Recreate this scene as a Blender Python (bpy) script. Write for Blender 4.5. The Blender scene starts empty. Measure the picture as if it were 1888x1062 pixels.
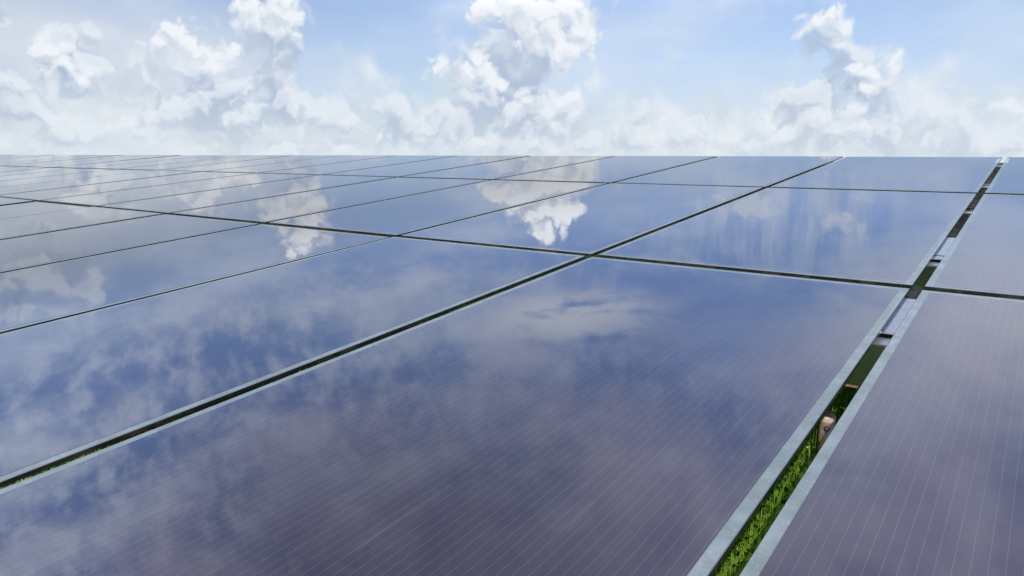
import bpy, bmesh, math, random
import numpy as np
from mathutils import Vector, Matrix
random.seed(7); rng = np.random.default_rng(11)
scene = bpy.context.scene
C = scene.collection
R = math.radians
U = 0.34                     # metres per unit of the array plane (camera stands one unit above it)

# ------------------------------------------------------------------ frame of the array
UPn = Vector((0, 9.75226515e-02, 9.95233306e-01))      # gravity's up, in the array's own axes
tilt = math.atan2(UPn.y, UPn.z)
RT = Matrix.Rotation(tilt, 3, 'X')                       # array axes -> world axes
Z0 = 0.50                                                # height of the plane's t = 0 line above the soil
def P(s, t, h=0.0):                                      # array units -> world metres
    v = RT @ Vector((s*U, t*U, h*U)); v.z += Z0; return v
ARR = Matrix.Translation((0, 0, Z0)) @ RT.to_4x4()

# ------------------------------------------------------------------ camera
F, YAW, PIT, ROL = 1.29414827e+03, -6.57940179e-01, 2.58630568e-01, -5.45842432e-02
fw = Vector((math.sin(YAW)*math.cos(PIT), math.cos(YAW)*math.cos(PIT), -math.sin(PIT)))
r_ = fw.cross(Vector((0, 0, 1))).normalized(); u_ = r_.cross(fw)
r2 = math.cos(ROL)*r_ + math.sin(ROL)*u_; u2 = -math.sin(ROL)*r_ + math.cos(ROL)*u_
cam_d = bpy.data.cameras.new('camera'); cam = bpy.data.objects.new('camera', cam_d); C.objects.link(cam)
W = [RT @ a for a in (r2, u2, -fw)]
cp = P(0, 0, 1)
cam.matrix_world = Matrix(((W[0].x, W[1].x, W[2].x, cp.x), (W[0].y, W[1].y, W[2].y, cp.y), (W[0].z, W[1].z, W[2].z, cp.z), (0, 0, 0, 1)))
cam_d.sensor_fit = 'HORIZONTAL'; cam_d.sensor_width = 36; cam_d.lens = F/1888*36
cam_d.clip_start = 0.02; cam_d.clip_end = 20000
scene.camera = cam

def ray(x, y):
    d = fw*F + r2*(x-944) + u2*(531-y); return d.normalized()
def azel(d):
    w = RT @ d; return math.atan2(w.x, w.y), math.asin(max(-1, min(1, w.z)))
def dirpt(x, y, refl=False):
    d = ray(x, y)
    if refl: d = Vector((d.x, d.y, -d.z))
    return azel(d)

# ------------------------------------------------------------------ node helpers
class NT:
    def __init__(s, tree): s.t = tree
    def n(s, typ, **kw):
        nd = s.t.nodes.new(typ)
        for k, v in kw.items(): setattr(nd, k, v)
        return nd
    def link(s, a, b): s.t.links.new(a, b)
    def put(s, sock, v):
        if isinstance(v, bpy.types.NodeSocket): s.t.links.new(v, sock)
        elif v is not None: sock.default_value = v
    def m(s, op, a, b=None, c=None, clamp=False):
        nd = s.n('ShaderNodeMath', operation=op, use_clamp=clamp)
        s.put(nd.inputs[0], a); s.put(nd.inputs[1], b); s.put(nd.inputs[2], c); return nd.outputs[0]
    def v(s, op, a, b=None, scale=None):
        nd = s.n('ShaderNodeVectorMath', operation=op)
        s.put(nd.inputs[0], a)
        if b is not None: s.put(nd.inputs[1], b)
        if scale is not None: s.put(nd.inputs['Scale'], scale)
        return nd.outputs['Value'] if op in ('LENGTH', 'DOT_PRODUCT', 'DISTANCE') else nd.outputs['Vector']
    def ss(s, x, a, b, lo=0.0, hi=1.0, kind='SMOOTHSTEP'):
        nd = s.n('ShaderNodeMapRange', interpolation_type=kind)
        s.put(nd.inputs['Value'], x); s.put(nd.inputs['From Min'], a); s.put(nd.inputs['From Max'], b)
        s.put(nd.inputs['To Min'], lo); s.put(nd.inputs['To Max'], hi); return nd.outputs['Result']
    def noise(s, vec, scale, detail=4, rough=.5, dist=0, color=False, dim='3D'):
        nd = s.n('ShaderNodeTexNoise', noise_dimensions=dim)
        s.put(nd.inputs['Vector'], vec); nd.inputs['Scale'].default_value = scale
        nd.inputs['Detail'].default_value = detail; nd.inputs['Roughness'].default_value = rough
        nd.inputs['Distortion'].default_value = dist
        return nd.outputs['Color' if color else 'Fac']
    def vor(s, vec, scale, detail=0, rough=.5, feature='F1', smooth=.3, dim='3D'):
        nd = s.n('ShaderNodeTexVoronoi', feature=feature, voronoi_dimensions=dim)
        nd.inputs['Detail'].default_value = detail; nd.inputs['Roughness'].default_value = rough
        s.put(nd.inputs['Vector'], vec); nd.inputs['Scale'].default_value = scale
        if feature == 'SMOOTH_F1': nd.inputs['Smoothness'].default_value = smooth
        return nd.outputs['Distance']
    def mix(s, f, a, b, typ='RGBA'):
        nd = s.n('ShaderNodeMix', data_type=typ)
        i = {'RGBA': (0, 6, 7, 2), 'FLOAT': (0, 2, 3, 0), 'VECTOR': (0, 4, 5, 1)}[typ]
        s.put(nd.inputs[i[0]], f); s.put(nd.inputs[i[1]], a); s.put(nd.inputs[i[2]], b)
        return nd.outputs[i[3]]
    def comb(s, x, y, z=0.0):
        nd = s.n('ShaderNodeCombineXYZ'); s.put(nd.inputs[0], x); s.put(nd.inputs[1], y); s.put(nd.inputs[2], z); return nd.outputs[0]
    def sep(s, v):
        nd = s.n('ShaderNodeSeparateXYZ'); s.put(nd.inputs[0], v); return nd.outputs

# ------------------------------------------------------------------ sun and sky
# the light that comes down through the gaps: from behind the right shoulder
sun_arr = Vector((0.46, -1.25, 1.0)).normalized()        # towards the sun, array axes
sun_w = RT @ sun_arr
sl = bpy.data.lights.new('sun', 'SUN'); sl.energy = 4.6; sl.angle = R(0.5); sl.color = (1, .955, .88)
so = bpy.data.objects.new('sun', sl); C.objects.link(so)
so.rotation_euler = sun_w.to_track_quat('Z', 'Y').to_euler(); so.location = (0, 0, 30)
sun_el = math.asin(sun_w.z); sun_az = math.atan2(sun_w.x, sun_w.y)

world = bpy.data.worlds.new('World'); scene.world = world; world.use_nodes = True
wt = world.node_tree; wt.nodes.clear(); N = NT(wt)
tc = N.n('ShaderNodeTexCoord').outputs['Generated']
x, y, z = N.sep(N.v('NORMALIZE', tc))
az = N.m('ARCTAN2', x, y); el = N.m('ARCSINE', z)
uv = N.comb(az, el, 0.0)
sky = N.n('ShaderNodeTexSky', sky_type='NISHITA'); sky.sun_disc = False
sky.sun_elevation = sun_el; sky.sun_rotation = sun_az
sky.air_density = 1.0; sky.dust_density = .6; sky.ozone_density = 2.0
blue = N.v('SCALE', sky.outputs[0], scale=0.15)
GLOBALS = {}

def union(p, blobs, k):
    """smooth union of ellipses in (azimuth, elevation), built as nodes"""
    acc = None
    for (cx, cy, rx, ry) in blobs:
        d = N.n('ShaderNodeVectorMath', operation='MULTIPLY_ADD'); N.put(d.inputs[0], p)
        d.inputs[1].default_value = (1/rx, 1/ry, 0); d.inputs[2].default_value = (-cx/rx, -cy/ry, 0)
        rr = min(rx, ry)
        f = N.m('MULTIPLY_ADD', N.v('LENGTH', d.outputs[0]), -rr, rr)
        acc = f if acc is None else N.m('SMOOTH_MAX', acc, f, k)
    return acc if acc is not None else -1.0

def B(x, y, rx, ry, refl=False):
    a, e = dirpt(x, y, refl)
    a1, e1 = dirpt(x+1, y, refl); a2, e2 = dirpt(x, y+1, refl)
    sx = math.hypot(a1-a, 0); sy = abs(e2-e)
    return (a, e, sx*rx, sy*ry)
#SKYBLOBS
crisp = [
 B(330,66,40,30), B(300,82,34,18), B(364,88,30,34), B(284,80,16,10), B(425,104,24,28), B(395,118,28,26), B(378,120,18,20),
 B(516,18,42,44), B(532,52,24,30), B(500,-30,44,30), B(545,20,18,16),
 B(540,442,24,30,True), B(565,415,34,34,True), B(540,385,56,30,True),
 B(1040,28,44,38), B(1064,56,32,34), B(1082,84,26,28), B(1035,90,40,40), B(1000,40,52,60), B(950,10,60,44), B(900,12,34,34), B(1000,-40,56,46), B(985,-70,30,34),
 B(886,128,32,26), B(872,130,18,14), B(905,158,30,26), B(935,178,24,16), B(880,112,18,14),
 B(1040,186,28,26), B(1012,206,26,24), B(1052,220,16,22), B(962,196,40,26), B(985,226,50,26),
 B(70,80,26,22), B(96,98,40,24), B(122,124,44,26), B(150,148,38,20), B(172,160,18,8),
 B(1530,18,22,18), B(1508,34,30,22), B(1484,48,22,12), B(1548,0,16,14), B(1546,52,16,34),
 B(1600,134,32,24), B(1645,120,20,18), B(1628,112,14,12), B(1602,168,26,22), B(1612,190,22,12), B(1576,130,20,12),
 B(1870,212,34,30), B(1900,220,40,40), B(1850,205,20,14),
 B(112,218,40,16), B(150,228,30,16), B(35,262,34,22), B(225,232,40,24), B(265,246,30,30),
 B(640,222,14,10), B(800,128,26,20), B(1560,205,30,24), B(1420,236,34,26), B(1450,250,40,24), B(1500,226,26,30),
 B(400,276,30,10), B(720,278,26,8), B(1590,240,60,24),
 B(1240,258,70,22), B(620,270,60,14), B(880,270,70,22), B(1010,268,44,18),
]
soft = [
 B(350,140,70,46), B(300,190,50,40), B(400,195,110,42), B(520,200,110,44), B(440,215,150,30), B(480,150,40,60),
 B(500,100,44,90), B(510,150,60,30), B(940,110,86,80), B(900,60,40,80), B(980,60,90,100), B(960,200,110,60),
 B(40,150,120,40), B(90,120,90,34), B(30,205,90,40), B(1530,110,42,90), B(1520,180,90,60), B(1590,150,60,60),
 B(690,225,150,44), B(800,236,150,40), B(300,150,44,60), B(380,190,90,60), B(1200,240,220,40), B(1550,240,260,50), B(1800,256,200,36), B(150,255,200,34), B(560,262,300,26), B(900,255,260,40),
 B(70,490,90,60,True), B(150,520,60,60,True), B(20,580,70,36,True), B(90,430,70,40,True), B(150,350,120,60,True), B(40,320,160,30,True),
 B(560,390,50,70,True), B(500,345,60,40,True), B(1560,395,46,36,True), B(1400,380,90,30,True), B(1020,340,80,50,True), B(930,350,46,40,True),
]
#END
# stretched coordinates for thin high cloud
hi = N.comb(N.m('MULTIPLY', az, 1.0), N.m('MULTIPLY', el, 2.6), 0.0)
warpv = N.v('SCALE', N.v('SUBTRACT', N.noise(hi, 2.2, 3, .5, color=True, dim='2D'), (.5, .5, .5)), scale=.14)
hw = N.v('ADD', hi, warpv)
veil = N.noise(hw, 3.2, 9, .56, dim='2D')
mott = N.noise(N.v('ADD', uv, N.v('SCALE', warpv, scale=.4)), 24.0, 7, .60, 0, dim='2D')
col = N.v('MULTIPLY', blue, (1.0, .93, 1.03))
col = N.v('MULTIPLY', col, N.mix(N.ss(el, R(11), R(24)), (1, 1, 1, 1), (.80, 1.04, 1.26, 1)))
# pale air low down
pale = N.ss(el, R(-1), R(15), 1.0, 0.0)
col = N.mix(N.m('MULTIPLY', pale, .72), col, (.60, .74, .92, 1))
veil_a = N.ss(veil, .38, .72, .04, .68)
col = N.v('SCALE', col, scale=.80)
col = N.mix(veil_a, col, (.66, .76, .92, 1))
# mottled middle-height cloud
high = N.ss(el, R(12.5), R(19), 0, 1)
side = N.ss(az, R(-58), R(-38), 1.0, .45)
m_a = N.m('MULTIPLY', N.m('MULTIPLY', N.ss(mott, .34, .76, 0, .66), high), side)
def patch(px, py, ra, re, i, o, wv=.35):
    c_ = dirpt(px, py, True)
    d_ = N.n('ShaderNodeVectorMath', operation='MULTIPLY_ADD'); N.put(d_.inputs[0], N.v('ADD', uv, N.v('SCALE', warpv, scale=wv)))
    d_.inputs[1].default_value = (1/ra, 1/re, 0); d_.inputs[2].default_value = (-c_[0]/ra, -c_[1]/re, 0)
    return N.ss(N.v('LENGTH', d_.outputs[0]), i, o, 1, 0)
clear = N.m('SUBTRACT', 1.0, N.m('MULTIPLY', patch(1340, 610, .17, .085, .3, 1.3), .85))
col = N.mix(N.m('MULTIPLY', m_a, clear), col, (.70, .79, .97, 1))
col = N.mix(N.m('MULTIPLY', patch(1340, 600, .16, .075, .2, 1.25), .62), col, (.22, .37, .78, 1))
lav = N.ss(N.noise(uv, 7.0, 5, .5, dim='2D'), .28, .62, .45, 1)
col = N.mix(N.m('MULTIPLY', patch(1840, 630, .20, .12, .25, 1.25), N.m('MULTIPLY', lav, .85)), col, (.80, .83, .95, 1))
col = N.mix(N.m('MULTIPLY', patch(1560, 720, .16, .10, .2, 1.25), N.m('MULTIPLY', lav, .5)), col, (.72, .74, .90, 1))
far_left = N.m('MULTIPLY', patch(60, 350, .34, .10, .35, 1.3), N.ss(N.noise(uv, 9.0, 5, .5, dim='2D'), .25, .6, .45, .85))
col = N.mix(far_left, col, (.70, .745, .82, 1))
fall = N.noise(N.v('ADD', N.v('MULTIPLY', uv, (38, 7, 0)), N.v('SCALE', warpv, scale=7)), 1.0, 6, .58, dim='2D')
col = N.mix(N.m('MULTIPLY', patch(1400, 400, .20, .085, .3, 1.2), N.ss(fall,   .36, .70, 0, .45)), col, (.76, .83, .95, 1))
# feathery streaks drawn out low over the middle of the view, and a smooth sheet above
feather = N.noise(N.v('ADD', N.v('MULTIPLY', uv, (9, 34, 0)), N.v('SCALE', warpv, scale=9)), 1.0, 7, .60, dim='2D')
w_a = N.m('MULTIPLY', patch(1040, 588, .17, .045, .2, 1.2), N.ss(feather, .30, .56, 0, .9))
col = N.mix(w_a, col, (.80, .87, 1.0, 1))
sheet = N.ss(N.m('ADD', el, N.m('MULTIPLY', N.noise(uv, 5.0, 5, .55, dim='2D'), .35)), R(32), R(50), 0, .80)
col = N.mix(sheet, col, N.mix(N.ss(N.noise(N.v('ADD', uv, (5, 2, 0)), 6.0, 5, .5, dim='2D'), .3, .7), (.38, .375, .53, 1), (.58, .57, .73, 1)))
# shared by all sectors: warps, billows, tones
def warped(scale, det, amp):
    w_ = N.v('SCALE', N.v('SUBTRACT', N.noise(uv, scale, det, .58, color=True, dim='2D'), (.5, .5, .5)), scale=amp)
    return N.v('MULTIPLY', N.v('ADD', uv, w_), (1, 1, 0))
def billow(q, scale, amp):
    b_ = N.vor(q, scale, 2, .5, dim='2D')
    return N.m('MULTIPLY_ADD', N.m('MULTIPLY', b_, b_), -amp, amp*.20)
DS, DC = (.006, .020, 0), (.003, .011, 0)
qs = warped(13.0, 4, .060); qs2 = N.v('ADD', qs, DS)
qc = warped(22.0, 6, .032); qc2 = N.v('ADD', qc, DC)
bs, bs2 = billow(qs, 20.0, .030), billow(qs2, 20.0, .030)
bc, bc2 = billow(qc, 40.0, .016), billow(qc2, 40.0, .016)
tone = N.m('MULTIPLY', N.ss(N.noise(uv, 11.0, 4, .5, dim='2D'), .35, .68), .5)
bank = N.m('ADD', N.noise(uv, 13.0, 6, .52, dim='2D'), N.m('MULTIPLY', el, -2.6))
a_b = N.ss(bank, .16, .50, 0, .85)
bt = N.ss(N.noise(N.v('ADD', uv, (3.1, 1.7, 0)), 17.0, 5, .52, dim='2D'), .34, .70)
bcol = N.mix(bt, (.62, .72, .81, 1), (.84, .89, .91, 1))
low = N.ss(el, R(2), R(6), .55, 1.0)
# a thicker, darker sheet of cloud overhead, off to the left of straight ahead
dk = N.n('ShaderNodeVectorMath', operation='MULTIPLY_ADD'); N.put(dk.inputs[0], qs)
dk.inputs[1].default_value = (1/R(36), 1/R(20), 0); dk.inputs[2].default_value = (54/36, -43/20, 0)
dark = N.ss(N.v('LENGTH', dk.outputs[0]), .15, 1.15, .44, 1.0)
gain = N.m('MULTIPLY', N.m('MULTIPLY', N.m('MULTIPLY', N.ss(el, R(10.5), R(15), 1.0, 1.30), N.m('MULTIPLY_ADD', N.ss(az, R(-80), R(-60), 1, 0), N.ss(el, R(10), R(15), 0, .32), 1.0)), N.ss(el, R(30), R(60), 1.0, .62)), dark)
murk = N.ss(el, R(-.5), R(6.0), .46, 0)      # humid air low down
def finish(c):
    bg = N.n('ShaderNodeBackground'); N.put(bg.inputs[0], N.v('SCALE', c, scale=gain)); bg.inputs[1].default_value = 1.0
    return bg.outputs[0]
def sector(a0, a1, e1=9.0):
    def pick(L, m, k):
        return [(b[0], b[1], b[2]*k, b[3]*k) for b in L if b[0]+b[2]*1.35+m > a0 and b[0]-b[2]*1.35-m < a1]
    cs, cc = pick(soft, .05, 1.22), pick(crisp, .03, 1.28)
    c = N.mix(a_b, col, bcol)
    if cs:
        d1 = N.m('ADD', union(qs, cs, .010), bs); d2 = N.m('ADD', union(qs2, cs, .010), bs2)
        sh = N.ss(N.m('SUBTRACT', d1, d2), -.007, .020)
        deep = N.ss(d1, .0, .06, 1.0, .35)
        sc = N.mix(N.m('MULTIPLY', sh, deep), (.42, .51, .67, 1), (.82, .87, .93, 1))
        c = N.mix(N.m('MULTIPLY', N.ss(d1, -.012, .016, 0, .93), N.ss(el, R(7), R(13), 1, .62)), c, N.mix(N.m('MULTIPLY', tone, .6), sc, (.76, .82, .89, 1)))
    if cc:
        d1 = N.m('ADD', union(qc, cc, .007), bc); d2 = N.m('ADD', union(qc2, cc, .007), bc2)
        sh = N.ss(N.m('SUBTRACT', d1, d2), -.015, .012)
        k = N.mix(sh, (.66, .73, .83, 1), N.v('SCALE', (.88, .912, .96), scale=N.ss(el, R(11), R(15), 1.0, 1.45)))
        c = N.mix(N.m('MULTIPLY', N.ss(d1, -.005, .010), low), c, k)
    c = N.mix(murk, c, (.76, .83, .88, 1))
    return finish(c)
def mixs(f, a, b):
    mx = N.n('ShaderNodeMixShader'); N.put(mx.inputs[0], f); N.link(a, mx.inputs[1]); N.link(b, mx.inputs[2]); return mx.outputs[0]
cuts = [R(-66), R(-57), R(-48), R(-38), R(-30), R(-17)]
edges = [R(-110)]+cuts+[R(20)]
secs = [sector(edges[i], edges[i+1]) for i in range(len(edges)-1)]
def tree_(i, j):
    if j-i == 1: return secs[i]
    k = (i+j)//2
    return mixs(N.m('GREATER_THAN', az, edges[k]), tree_(i, k), tree_(k, j))
heaps = tree_(0, len(secs))
plain = finish(N.mix(a_b, col, bcol))
inside = N.m('MULTIPLY', N.m('LESS_THAN', el, R(26)), N.m('MULTIPLY', N.m('GREATER_THAN', az, R(-110)), N.m('LESS_THAN', az, R(20))))
above = mixs(inside, plain, heaps)
gb = N.n('ShaderNodeBackground'); gb.inputs[0].default_value = (.10, .13, .07, 1)
wo = N.n('ShaderNodeOutputWorld'); N.link(mixs(N.m('LESS_THAN', el, R(-1.0)), above, gb.outputs[0]), wo.inputs[0])
world.cycles.sampling_method = 'MANUAL'; world.cycles.sample_map_resolution = 256

# ------------------------------------------------------------------ materials
def mat(name):
    m = bpy.data.materials.new(name); m.use_nodes = True
    m.node_tree.nodes.clear(); n = NT(m.node_tree)
    o = n.n('ShaderNodeOutputMaterial'); return m, n, o
def princ(n, base, rough, metal=0, ior=1.5, **kw):
    p = n.n('ShaderNodeBsdfPrincipled')
    n.put(p.inputs['Base Color'], base); n.put(p.inputs['Roughness'], rough)
    n.put(p.inputs['Metallic'], metal); n.put(p.inputs['IOR'], ior)
    for k, v in kw.items(): n.put(p.inputs[k], v)
    return p
def bump(n, h, strength, dist=.001):
    b = n.n('ShaderNodeBump'); b.inputs['Strength'].default_value = strength; b.inputs['Distance'].default_value = dist
    n.put(b.inputs['Height'], h); return b.outputs[0]

def m_cell():
    m, n, o = mat('thin_film_glass')
    obj = n.n('ShaderNodeTexCoord').outputs['Object']; x, y, z = n.sep(obj)
    info = n.n('ShaderNodeObjectInfo').outputs['Random']
    pitch = .0303*U
    fr = n.m('ABSOLUTE', n.m('SUBTRACT', n.m('FRACT', n.m('DIVIDE', n.m('ADD', x, 10*pitch), pitch)), .5))
    line = n.ss(fr, .465, .487, 0, 1, 'LINEAR')           # pale scribe line between cells
    shift = n.v('ADD', obj, n.comb(n.m('MULTIPLY', info, 17.0), info, 0))
    big = n.noise(shift, 2.2, 3, .5)
    base = n.mix(n.ss(big, .35, .7), (.023, .024, .043, 1), (.031, .028, .049, 1))
    base = n.mix(n.m('MULTIPLY', line, .30), base, (.22, .20, .26, 1))
    # thin dust: fine grain and faint runs down the slope
    run = n.noise(n.v('MULTIPLY', shift, (60, 4, 1)), 1.0, 4, .6)
    dust = n.m('MULTIPLY', n.ss(run, .45, .75), n.ss(n.noise(shift, 9.0, 4, .6), .4, .75))
    spk = n.ss(n.vor(shift, 260, 0, .5, 'F1'), .0, .10, 1, 0)
    silt = n.m('MULTIPLY', n.ss(n.m('ADD', y, n.m('MULTIPLY', n.noise(n.v('MULTIPLY', shift, (22, 5, 1)), 1.0, 4, .6), .05)), .02, .055, 1, 0), .22)
    dust = n.m('ADD', n.m('ADD', n.m('MULTIPLY', dust, .09), silt), n.m('MULTIPLY', spk, .05))
    base = n.mix(dust, base, (.36, .38, .42, 1))
    ht = n.m('ADD', n.noise(n.v('MULTIPLY', shift, (3.2, .9, 1)), 1.0, 2, .4), n.m('MULTIPLY', n.noise(shift, 26, 2, .5), .02))
    nr = bump(n, ht, .10, .004)
    rg = n.m('ADD', .012, n.m('MULTIPLY', dust, .35))
    p = princ(n, base, rg, 0, 2.45, Normal=nr)
    n.link(p.outputs[0], o.inputs[0]); return m
def m_border():
    m, n, o = mat('clear_border_glass')
    obj = n.n('ShaderNodeTexCoord').outputs['Object']
    geo = n.n('ShaderNodeNewGeometry').outputs['Position']
    a = n.ss(n.noise(geo, 300, 4, .65, .6), .54, .70)
    b = n.ss(n.noise(geo, 30, 4, .6), .35, .7)
    base = n.mix(b, (.29, .37, .39, 1), (.40, .49, .52, 1))
    base = n.mix(n.m('MULTIPLY', a, .5), base, (.62, .68, .62, 1))
    p = princ(n, base, n.m('MULTIPLY_ADD', a, .15, .05), 0, 1.6, Normal=bump(n, n.noise(geo, 260, 3, .6), .15, .0006))
    tr = n.n('ShaderNodeBsdfTransparent'); tr.inputs[0].default_value = (.80, .90, .86, 1)
    mx = n.n('ShaderNodeMixShader'); n.put(mx.inputs[0], .62)
    n.link(tr.outputs[0], mx.inputs[1]); n.link(p.outputs[0], mx.inputs[2])
    n.link(mx.outputs[0], o.inputs[0]); return m
def m_edge():
    m, n, o = mat('ground_glass_edge')
    geo = n.n('ShaderNodeNewGeometry').outputs['Position']
    c = n.mix(n.ss(n.noise(geo, 40, 4, .6), .4, .7), (.010, .013, .013, 1), (.045, .034, .028, 1))
    p = princ(n, c, .25, 0, 1.5); n.link(p.outputs[0], o.inputs[0]); return m
def m_galv(name='galvanised_steel', tint=(.62, .65, .69), rough=.30, rust=0.0):
    m, n, o = mat(name)
    geo = n.n('ShaderNodeTexCoord').outputs['Object']
    sp = n.vor(geo, 90, 1, .5, 'F1'); k = n.noise(geo, 14, 5, .6)
    c = n.mix(n.ss(sp, .1, .8), tuple(a*.86 for a in tint)+(1,), tint+(1,))
    c = n.mix(n.m('MULTIPLY', n.ss(k, .45, .75), .30), c, (.30, .30, .31, 1))
    r = n.m('MULTIPLY_ADD', sp, .14, rough)
    mt = 1.0
    if rust:
        rf = n.ss(n.noise(geo, 35, 6, .65), .62-rust*.3, .75-rust*.3)
        c = n.mix(rf, c, n.mix(n.noise(geo, 120, 3, .6), (.10, .045, .025, 1), (.34, .21, .16, 1)))
        mt = n.m('SUBTRACT', 1.0, rf); r = n.m('MAXIMUM', r, n.m('MULTIPLY', rf, .8))
    p = princ(n, c, r, mt, 1.5, Normal=bump(n, k, .15, .001)); n.link(p.outputs[0], o.inputs[0]); return m
def m_leaf(name, c1, c2, c3, tr=.45):
    m, n, o = mat(name)
    geo = n.n('ShaderNodeNewGeometry')
    rnd = geo.outputs['Random Per Island']
    c = n.mix(rnd, c1+(1,), c2+(1,))
    c = n.mix(n.ss(n.noise(geo.outputs['Position'], 6, 3, .6), .5, .75), c, c3+(1,))
    p = princ(n, c, .42, 0, 1.45)
    t = n.n('ShaderNodeBsdfTranslucent'); n.put(t.inputs[0], n.v('MULTIPLY', c, (1.1, 1.5, .5)))
    mx = n.n('ShaderNodeMixShader'); mx.inputs[0].default_value = tr
    n.link(p.outputs[0], mx.inputs[1]); n.link(t.outputs[0], mx.inputs[2]); n.link(mx.outputs[0], o.inputs[0]); return m
def m_soil():
    m, n, o = mat('grassy_soil')
    geo = n.n('ShaderNodeNewGeometry').outputs['Position']
    a = n.noise(geo, 3.5, 8, .62); b = n.noise(geo, 70, 5, .6)
    c = n.mix(n.ss(a, .35, .65), (.030, .050, .014, 1), (.055, .085, .022, 1))
    c = n.mix(n.ss(b, .45, .75), c, (.075, .058, .035, 1))
    p = princ(n, c, .9, 0, 1.4, Normal=bump(n, b, .6, .02)); n.link(p.outputs[0], o.inputs[0]); return m
def m_flat(name, col, rough=.6):
    m, n, o = mat(name); geo = n.n('ShaderNodeTexCoord').outputs['Object']
    k = n.noise(geo, 60, 5, .6)
    c = n.mix(n.ss(k, .35, .7), tuple(a*.72 for a in col)+(1,), col+(1,))
    p = princ(n, c, rough, 0, 1.45, Normal=bump(n, k, .4, .002)); n.link(p.outputs[0], o.inputs[0]); return m
M = dict(cell=m_cell(), border=m_border(), edge=m_edge(), galv=m_galv(),
         web=m_galv('smooth_galvanised_web', (.50, .52, .52), .10),
         plate=m_galv('bright_steel_plate', (.44, .44, .47), .10),
         rusty=m_galv('rusty_steel', (.45, .43, .42), .4, 1.0), soil=m_soil(),
         grass=m_leaf('grass_blade', (.09, .21, .02), (.17, .33, .04), (.20, .26, .07)),
         weed=m_leaf('weed_leaf', (.07, .19, .02), (.30, .47, .05), (.12, .22, .05), .35),
         petal=m_flat('pale_petal', (.75, .70, .80)), cap=m_flat('pink_brown_cap', (.52, .41, .36), .5),
         dark=m_flat('dark_bolt_steel', (.06, .06, .065), .35))

# ------------------------------------------------------------------ object helpers
def obj(name, me, m, parent=None, mw=None):
    if isinstance(me, bmesh.types.BMesh):
        b = me; me = bpy.data.meshes.new(name); b.to_mesh(me); b.free()
    for k in (m if isinstance(m, (list, tuple)) else [m]): me.materials.append(k)
    o = bpy.data.objects.new(name, me); C.objects.link(o)
    if parent is not None: o.parent = parent
    if mw is not None: o.matrix_world = mw
    return o
def tag(o, label=None, cat=None, group=None, kind=None):
    for k, v in (('label', label), ('category', cat), ('group', group), ('kind', kind)):
        if v: o[k] = v
    return o
def empty(name, mw=None):
    o = bpy.data.objects.new(name, None); C.objects.link(o); o.empty_display_size = .1
    if mw is not None: o.matrix_world = mw
    return o
def box(bm, x0, x1, y0, y1, z0, z1, mi=0):
    vs = [bm.verts.new(p) for p in ((x0,y0,z0),(x1,y0,z0),(x1,y1,z0),(x0,y1,z0),(x0,y0,z1),(x1,y0,z1),(x1,y1,z1),(x0,y1,z1))]
    for f in ((0,3,2,1),(4,5,6,7),(0,1,5,4),(1,2,6,5),(2,3,7,6),(3,0,4,7)):
        bm.faces.new([vs[i] for i in f]).material_index = mi
def extrude_profile(bm, pts, x0, x1, close=True):
    """pts: (y, z) outline, swept along x"""
    a = [bm.verts.new((x0, p[0], p[1])) for p in pts]; b = [bm.verts.new((x1, p[0], p[1])) for p in pts]
    n = len(pts)
    for i in range(n):
        j = (i+1) % n; bm.faces.new((a[i], a[j], b[j], b[i]))
    bm.faces.new(a[::-1]); bm.faces.new(b)
    bmesh.ops.recalc_face_normals(bm, faces=bm.faces)
def lathe(bm, prof, seg=24, mi=0):
    rings = []
    for r, z in prof:
        if r < 1e-6: rings.append([bm.verts.new((0, 0, z))])
        else: rings.append([bm.verts.new((r*math.cos(2*math.pi*i/seg), r*math.sin(2*math.pi*i/seg), z)) for i in range(seg)])
    for a, b in zip(rings, rings[1:]):
        for i in range(seg):
            j = (i+1) % seg
            if len(a) == 1 and len(b) > 1: f = bm.faces.new((a[0], b[j], b[i]))
            elif len(b) == 1 and len(a) > 1: f = bm.faces.new((a[i], a[j], b[0]))
            elif len(a) > 1: f = bm.faces.new((a[i], a[j], b[j], b[i]))
            else: continue
            f.smooth = True; f.material_index = mi
    bmesh.ops.recalc_face_normals(bm, faces=bm.faces)

# ------------------------------------------------------------------ ground
bm = bmesh.new()
NG = 90
ring = [0]+[.5*(1.12**k) for k in range(NG)]
pr = None
SEG = 48
cx, cy = P(-5, 6).x, P(-5, 6).y
cur = [bm.verts.new((cx, cy, 0))]
for r in ring[1:]:
    if r > 6000: break
    nw = [bm.verts.new((cx+r*math.cos(2*math.pi*i/SEG), cy+r*math.sin(2*math.pi*i/SEG), 0)) for i in range(SEG)]
    for i in range(SEG):
        j = (i+1) % SEG
        if len(cur) == 1: bm.faces.new((cur[0], nw[i], nw[j]))
        else: bm.faces.new((cur[i], nw[i], nw[j], cur[j]))
    cur = nw
tag(obj('ground', bm, M['soil']), kind='structure')

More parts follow.
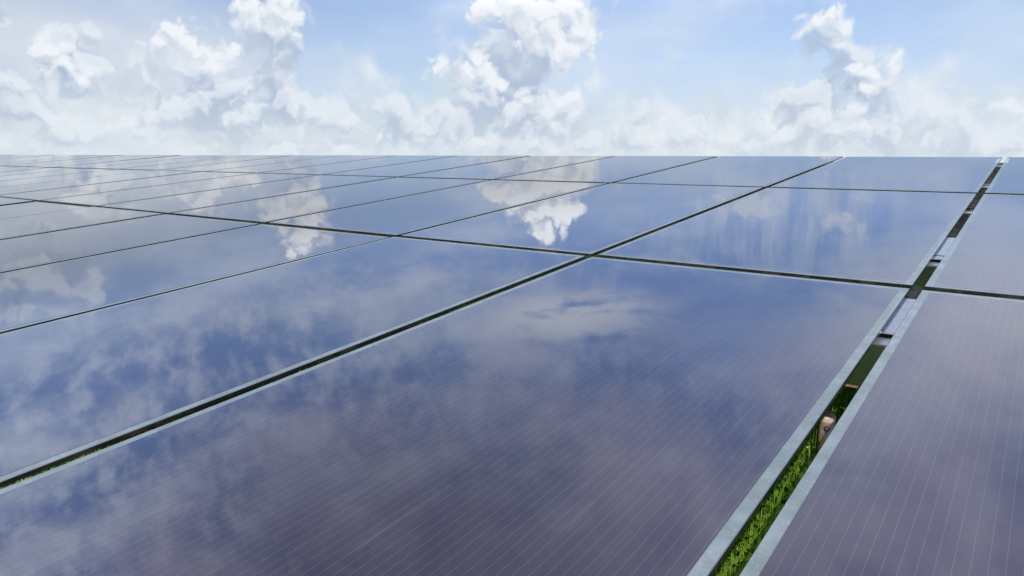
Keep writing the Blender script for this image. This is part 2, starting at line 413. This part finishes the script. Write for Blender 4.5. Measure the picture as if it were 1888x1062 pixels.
# ------------------------------------------------------------------ grass and weeds under the array
def ribbon_mesh(name, quads, uvs=None):
    v = quads.reshape(-1, 3); nq = len(v)//4
    me = bpy.data.meshes.new(name); me.vertices.add(len(v)); me.vertices.foreach_set('co', v.ravel())
    me.loops.add(nq*4); me.loops.foreach_set('vertex_index', np.arange(nq*4))
    me.polygons.add(nq); me.polygons.foreach_set('loop_start', np.arange(0, nq*4, 4)); me.polygons.foreach_set('loop_total', np.full(nq, 4))
    me.update(); me.validate(); return me
def blades(n, x0, x1, y0, y1, hmin, hmax, wid, lean):
    """each blade: 3 joined segments as a bent strip (8 verts, shared)"""
    px = rng.uniform(x0, x1, n); py = rng.uniform(y0, y1, n)
    h = hmin+(hmax-hmin)*rng.random(n)**1.8; a = rng.uniform(0, 2*math.pi, n); l = h*lean*rng.uniform(.2, 1, n)
    w = wid*rng.uniform(.6, 1.3, n); dx, dy = np.cos(a), np.sin(a); sx, sy = -dy, dx
    V = []
    for k, (fz, fl, fw_) in enumerate(((0, 0, .8), (.45, .18, 1), (.8, .55, .7), (1.0, 1.0, .08))):
        c = np.stack([px+dx*l*fl, py+dy*l*fl, h*fz*(1-.12*fl)], 1)
        o = np.stack([sx*w*fw_*.5, sy*w*fw_*.5, np.zeros(n)], 1)
        V += [c-o, c+o]
    V = np.stack(V, 1)                                        # n,8,3
    F = np.array([[0, 1, 3, 2], [2, 3, 5, 4], [4, 5, 7, 6]])
    F = (np.arange(n)[:, None, None]*8+F[None]).reshape(-1, 4)
    return V.reshape(-1, 3), F
def leaves(n, x0, x1, y0, y1, hmin, hmax, size):
    """small weeds: whorls of pointed leaves up a stem"""
    px = rng.uniform(x0, x1, n); py = rng.uniform(y0, y1, n); h = rng.uniform(hmin, hmax, n)
    VV, FF, off = [], [], 0; lx = rng.normal(0, .05, n); ly = rng.normal(0, .05, n)
    for k in range(7):
        fz = .45+.55*k/6; a = rng.uniform(0, 2*math.pi, n); s = size*rng.uniform(.6, 1.25, n)*(1.15-.4*k/6)
        up = rng.uniform(-.35, .55, n)
        d = np.stack([np.cos(a), np.sin(a), up], 1); sd = np.stack([-np.sin(a), np.cos(a), np.zeros(n)], 1)
        c = np.stack([px+(fz-.4)*lx, py+(fz-.4)*ly, h*fz], 1)
        V = np.stack([c, c+d*(s*.45)[:, None]+sd*(s*.22)[:, None]+[0, 0, .001], c+d*s[:, None]-np.stack([0*s, 0*s, s*.15], 1), c+d*(s*.45)[:, None]-sd*(s*.22)[:, None]], 1)
        VV.append(V.reshape(-1, 3)); FF.append((np.arange(n*4).reshape(-1, 4)+off)); off += n*4
    # stem
    w = .0004; z0 = np.zeros(n)
    V = np.stack([np.stack([px-w, py, z0], 1), np.stack([px+w, py, z0], 1), np.stack([px+w, py, h], 1), np.stack([px-w, py, h], 1)], 1)
    VV.append(V.reshape(-1, 3)); FF.append(np.arange(n*4).reshape(-1, 4)+off)
    return np.concatenate(VV), np.concatenate(FF)
def from_vf(name, V, F):
    me = bpy.data.meshes.new(name); nq = len(F)
    me.vertices.add(len(V)); me.vertices.foreach_set('co', V.astype(np.float32).ravel())
    me.loops.add(nq*4); me.loops.foreach_set('vertex_index', F.astype(np.int32).ravel())
    me.polygons.add(nq); me.polygons.foreach_set('loop_start', np.arange(0, nq*4, 4, dtype=np.int32)); me.polygons.foreach_set('loop_total', np.full(nq, 4, dtype=np.int32))
    me.update(); return me
def join(*vf):
    Vs, Fs, o = [], [], 0
    for V, F in vf: Vs.append(V); Fs.append(F+o); o += len(V)
    return np.concatenate(Vs), np.concatenate(Fs)
gx0, gx1, gy0, gy1 = -8*U, 1.2*U, .3*U, 13*U
nx0, nx1, ny0, ny1 = -1.6*U, -.2*U, 1.2*U, 9*U            # what shows through the wide gap
V, Fq = join(blades(42000, gx0, gx1, gy0, gy1, .06, .26, .0035, .7), blades(4500, nx0, nx1, ny0, ny1, .12, .36, .0026, 1.0),
             blades(1500, nx0, nx1, ny0, 4.4*U, .30, .46, .0034, .9),
             blades(3800, -5.1*U, -4.1*U, 3.2*U, 6.2*U, .2, .40, .004, .4))
tag(obj('grass', from_vf('grass', V, Fq), M['grass']), 'bright green grass growing in the gap beneath the solar panels', 'grass', kind='stuff')
V, Fq = join(leaves(14000, gx0, gx1, gy0, gy1, .06, .20, .020), leaves(15000, nx0, nx1, ny0, ny1, .20, .37, .022), leaves(3000, -5.1*U, -4.1*U, 3.2*U, 6.2*U, .2, .38, .024))
tag(obj('weeds', from_vf('weeds', V, Fq), M['weed']), 'leafy low weeds among the grass under the wide gap', 'weeds', kind='stuff')
# tiny pale flowers
nf = 700
fx = rng.uniform(nx0, nx1, nf); fy = rng.uniform(ny0, ny1, nf); fz = rng.uniform(.24, .34, nf)
VV, FF, o_ = [], [], 0
for k in range(4):
    a = k*math.pi/2+rng.uniform(0, 1, nf); s = .0045
    d = np.stack([np.cos(a)*s, np.sin(a)*s, np.full(nf, .0015)], 1); sd = np.stack([-np.sin(a)*s*.4, np.cos(a)*s*.4, 0*a], 1)
    c = np.stack([fx, fy, fz], 1)
    VV.append(np.stack([c, c+d*.6+sd, c+d, c+d*.6-sd], 1).reshape(-1, 3)); FF.append(np.arange(nf*4).reshape(-1, 4)+o_); o_ += nf*4
tag(obj('flowers', from_vf('flowers', np.concatenate(VV), np.concatenate(FF)), M['petal']), 'tiny pale flowers scattered over the weeds under the gap', 'flowers', kind='stuff')

# ------------------------------------------------------------------ solar panels
TH = .019*U; BS, BN, BF = .036*U, .026*U, .046*U           # glass thickness; side, near and far clear borders
PW, PL = 1.80*U, 3.49*U
def panel_cell():
    bm = bmesh.new(); e = .0006
    box(bm, BS, PW-BS, BN, PL-BF, -TH+e, 0)
    return bm
def panel_border():
    bm = bmesh.new(); c = .0022*U; zt, zb = -.0004, -TH
    outer = [(0, 0), (PW, 0), (PW, PL), (0, PL)]; inner = [(BS, BN), (PW-BS, BN), (PW-BS, PL-BF), (BS, PL-BF)]
    och = [(c, c), (PW-c, c), (PW-c, PL-c), (c, PL-c)]
    O1 = [bm.verts.new((*p, zt-c)) for p in outer]; O2 = [bm.verts.new((*p, zt)) for p in och]
    I2 = [bm.verts.new((*p, zt)) for p in inner]; O0 = [bm.verts.new((*p, zb)) for p in outer]; I0 = [bm.verts.new((*p, zb)) for p in inner]
    for i in range(4):
        j = (i+1) % 4
        bm.faces.new((O2[i], O2[j], I2[j], I2[i])).material_index = 0
        bm.faces.new((O1[i], O1[j], O2[j], O2[i])).material_index = 2
        bm.faces.new((O0[i], O0[j], O1[j], O1[i])).material_index = 1
    bmesh.ops.recalc_face_normals(bm, faces=bm.faces)
    return bm
def m_chamfer():
    m, n, o = mat('polished_glass_chamfer')
    p = princ(n, (.12, .15, .18, 1), .2, 0, 1.5); n.link(p.outputs[0], o.inputs[0]); return m
proto = empty('solar_panel')
obj('cell_sheet', panel_cell(), M['cell'], proto)
obj('clear_border', panel_border(), [M['border'], M['edge'], m_chamfer()], proto)
def dup(root):
    r = root.copy(); C.objects.link(r)
    for ch in list(root.children):
        c = ch.copy(); C.objects.link(c); c.parent = r
    return r
gaps = [-.459, -2.338, -4.185, -6.004, -7.835, -9.645, -11.465]
while len(gaps) < 31: gaps.append(gaps[-1]-1.823)
cols = [(1.37, gaps[0]+0), ] + [(gaps[i], gaps[i+1]) for i in range(len(gaps)-1)]
rows = [(.30, 3.902-.04), (3.902+.04, 7.474-.042), (7.474+.040, 10.96)]
rn = ['nearest bottom row', 'middle row', 'farthest top row']
ordn = ['first', 'second', 'third', 'fourth', 'fifth', 'sixth', 'seventh', 'eighth', 'ninth', 'tenth', 'eleventh', 'twelfth', 'thirteenth', 'fourteenth', 'fifteenth',
        'sixteenth', 'seventeenth', 'eighteenth', 'nineteenth', 'twentieth']
tens = ['twenty-first', 'twenty-second', 'twenty-third', 'twenty-fourth', 'twenty-fifth', 'twenty-sixth', 'twenty-seventh', 'twenty-eighth', 'twenty-ninth', 'thirtieth']
ordn += tens
special = {(0, 0): 'large purple grey panel with pale lines right of the wide gap, nearest row',
           (0, 1): 'largest dark purple panel filling the bottom middle, left of the wide gap',
           (0, 2): 'blue panel reflecting mottled cloud, two left of the wide gap, nearest row',
           (1, 0): 'panel right of the wide gap in the middle row, at the right edge',
           (2, 0): 'small cut-off panel right of the wide gap in the farthest top row',
           (1, 1): 'middle row panel left of the wide gap reflecting pale vertical cloud streaks',
           (1, 2): 'middle row panel, second left of the wide gap, reflecting a bright cloud tip'}
first = True
MAXC = {0: 10, 1: 17, 2: 31}
for ri, (t0, t1) in enumerate(rows):
    for ci, (sr, slft) in enumerate(cols):
        if ci >= MAXC[ri]: continue
        g = .0255
        if ci == 0: a, b = gaps[0]+g+.003, 1.37
        else: a, b = slft+g, sr-g
        p = proto if first else dup(proto); first = False
        ax, ay = R(rng.normal(0, .05)), R(rng.normal(0, .010))
        if (ri, ci) == (0, 1): ax = ay = 0
        mw = ARR @ Matrix.Translation((a*U, t0*U, 0)) @ Matrix.Rotation(ax, 4, 'X') @ Matrix.Rotation(ay, 4, 'Y') @ Matrix.Diagonal(((b-a)*U/PW, (t1-t0)*U/PL, 1, 1))
        p.matrix_world = mw
        lb = special.get((ri, ci)) or 'glass panel in the %s, %s left of the wide gap' % (rn[ri], ordn[ci-1])
        tag(p, lb, 'solar panel', 'frameless solar panels laid out in rows on the rack')

# ------------------------------------------------------------------ purlins
def purlin(t, label, x0, x1):
    o = empty('purlin', ARR @ Matrix.Translation((0, t*U, -.040*U)))
    th = .006*U; fwid = .095*U; hh = .205*U
    bm = bmesh.new(); box(bm, x0*U, x1*U, 0, fwid, -th, 0)
    obj('flange', bm, M['galv'], o)
    bm = bmesh.new(); box(bm, x0*U, x1*U, .0015, .0015+th, -hh+th, -th-.0002); obj('web', bm, M['web'], o)
    bm = bmesh.new(); extrude_profile(bm, [(-.0, -hh-.004*U), (fwid, -hh-.004*U), (fwid, -hh+.022*U), (fwid-th, -hh+.022*U), (fwid-th, -hh+.004*U), (0, -hh+.004*U)], x0*U, x1*U)
    obj('bottom_lip', bm, M['rusty'] if t < 4 else M['web'], o)
    # rubber pads that carry the glass
    for gi in range(0, 8):
        for q in (-1, 1):
            bm = bmesh.new(); box(bm, (gaps[gi]+q*.16-.03)*U, (gaps[gi]+q*.16+.03)*U, .015*U, .075*U, .0002, .0225*U)
            obj('rubber_pad', bm, M['dark'], o)
    tag(o, label, 'purlin', 'galvanised purlins under the solar panels')
    return o
purlin(3.055, 'steel purlin under the nearest row, its web dark olive, in the wide gap', -12, 1.3)
purlin(4.59, 'steel purlin just behind the seam between nearest and middle rows', -16, 1.3)
purlin(6.56, 'steel purlin under the upper half of the middle row', -24, 1.3)
purlin(8.20, 'steel purlin under the lower part of the farthest top row', -30, 1.3)
purlin(10.15, 'steel purlin under the top edge of the farthest row', -40, 1.3)

# ------------------------------------------------------------------ rafter and posts under the wide gap
rf = empty('rafter', ARR @ Matrix.Translation((-.59*U, 4.3*U, -.256*U)))
bm = bmesh.new(); box(bm, -.12*U, .12*U, 0, 6.2*U, -.02*U, 0); obj('top_flange', bm, M['web'], rf)
bm = bmesh.new(); box(bm, -.012*U, .012*U, 0, 6.2*U, -.26*U, -.0205*U); obj('web', bm, M['web'], rf)
bm = bmesh.new(); box(bm, -.12*U, .12*U, 0, 6.2*U, -.28*U, -.2605*U); obj('bottom_flange', bm, M['web'], rf)
tag(rf, 'dark steel beam under the purlins running along the wide gap', 'rafter')
def cover(t0, t1, label):
    o = empty('cover_plate', ARR @ Matrix.Translation((gaps[0]*U, t0*U, -.0215*U)))
    L = (t1-t0)*U; w = .05*U
    bm = bmesh.new(); box(bm, -w, w, 0, L, -.006*U, 0); bmesh.ops.bevel(bm, geom=bm.edges[:], offset=.0006, segments=2, affect='EDGES')
    obj('plate', bm, M['plate'], o)
    bm = bmesh.new(); box(bm, -w*.9, w*.9, L-.02*U, L-.008*U, -.03*U, -.0062*U); obj('lip', bm, M['dark'], o)
    tag(o, label, 'cover plate', 'smooth plates bridging the wide gap')
cover(3.165, 3.745, 'longest pale smooth plate in the wide gap, just below the nearest seam')
cover(4.795, 5.385, 'pale smooth plate in the wide gap beside the middle row')
cover(4.700, 4.775, 'short pale plate in the wide gap, just above a purlin flange')
def post(s, t, top, label, cap=False):
    b = P(s, t); o = empty('support_post', Matrix.Translation((b.x, b.y, 0)))
    bm = bmesh.new(); lathe(bm, [(0, -.05), (.034, -.05), (.034, top-.004), (.031, top), (0, top)]); obj('shaft', bm, M['galv'], o)
    bm = bmesh.new(); lathe(bm, [(.040, top-.05), (.046, top-.048), (.046, top-.03), (.0345, top-.028)]); obj('collar', bm, M['dark'], o)
    tag(o, label, 'post', 'steel posts carrying the dark beam'); return o
post(-.59, 4.8, P(-.59, 4.8).z-.545*U, 'lower steel post under the dark beam below the wide gap')
post(-.59, 9.0, P(-.59, 9.0).z-.545*U, 'upper steel post under the dark beam below the wide gap')
# short stump with a bolt, seen in the grass through the wide gap
def stump():
    h = 1.62; s, t = -.468*h, 2.20*h
    b = P(s, t, 1-h); top = b.z; o = empty('stake', Matrix.Translation((b.x, b.y, 0)))
    r = .0125
    bm = bmesh.new(); lathe(bm, [(0, -.05), (r, -.05), (r, top-.012)], 28); obj('shaft', bm, M['rusty'], o)
    bm = bmesh.new(); lathe(bm, [(r+.0002, top-.014), (r+.0008, top-.006), (r*.85, top-.0015), (r*.4, top+.001), (0, top+.0015)], 28); obj('cap', bm, M['cap'], o)
    bm = bmesh.new(); lathe(bm, [(0, .006), (.0022, .006), (.0038, .0045), (.004, .002), (.0055, .0015), (.0055, 0)], 6)
    d = Vector((-b.x, -b.y, 0)).normalized()
    bo = obj('bolt', bm, M['dark'], o)
    bo.matrix_local = Matrix.Translation(d*r+Vector((0, 0, top-.024))) @ d.to_track_quat('Z', 'Y').to_matrix().to_4x4()
    tag(o, 'short rusty stake with pink-brown cap and bolt standing in weeds below gap', 'stake')
stump()

# ------------------------------------------------------------------ render settings
scene.view_settings.view_transform = 'Standard'; scene.view_settings.look = 'None'
scene.view_settings.gamma = 1; scene.view_settings.exposure = 0
cy_ = scene.cycles; cy_.max_bounces = 8; cy_.diffuse_bounces = 3; cy_.glossy_bounces = 4; cy_.transparent_max_bounces = 12
cy_.use_denoising = True; cy_.sample_clamp_indirect = 6
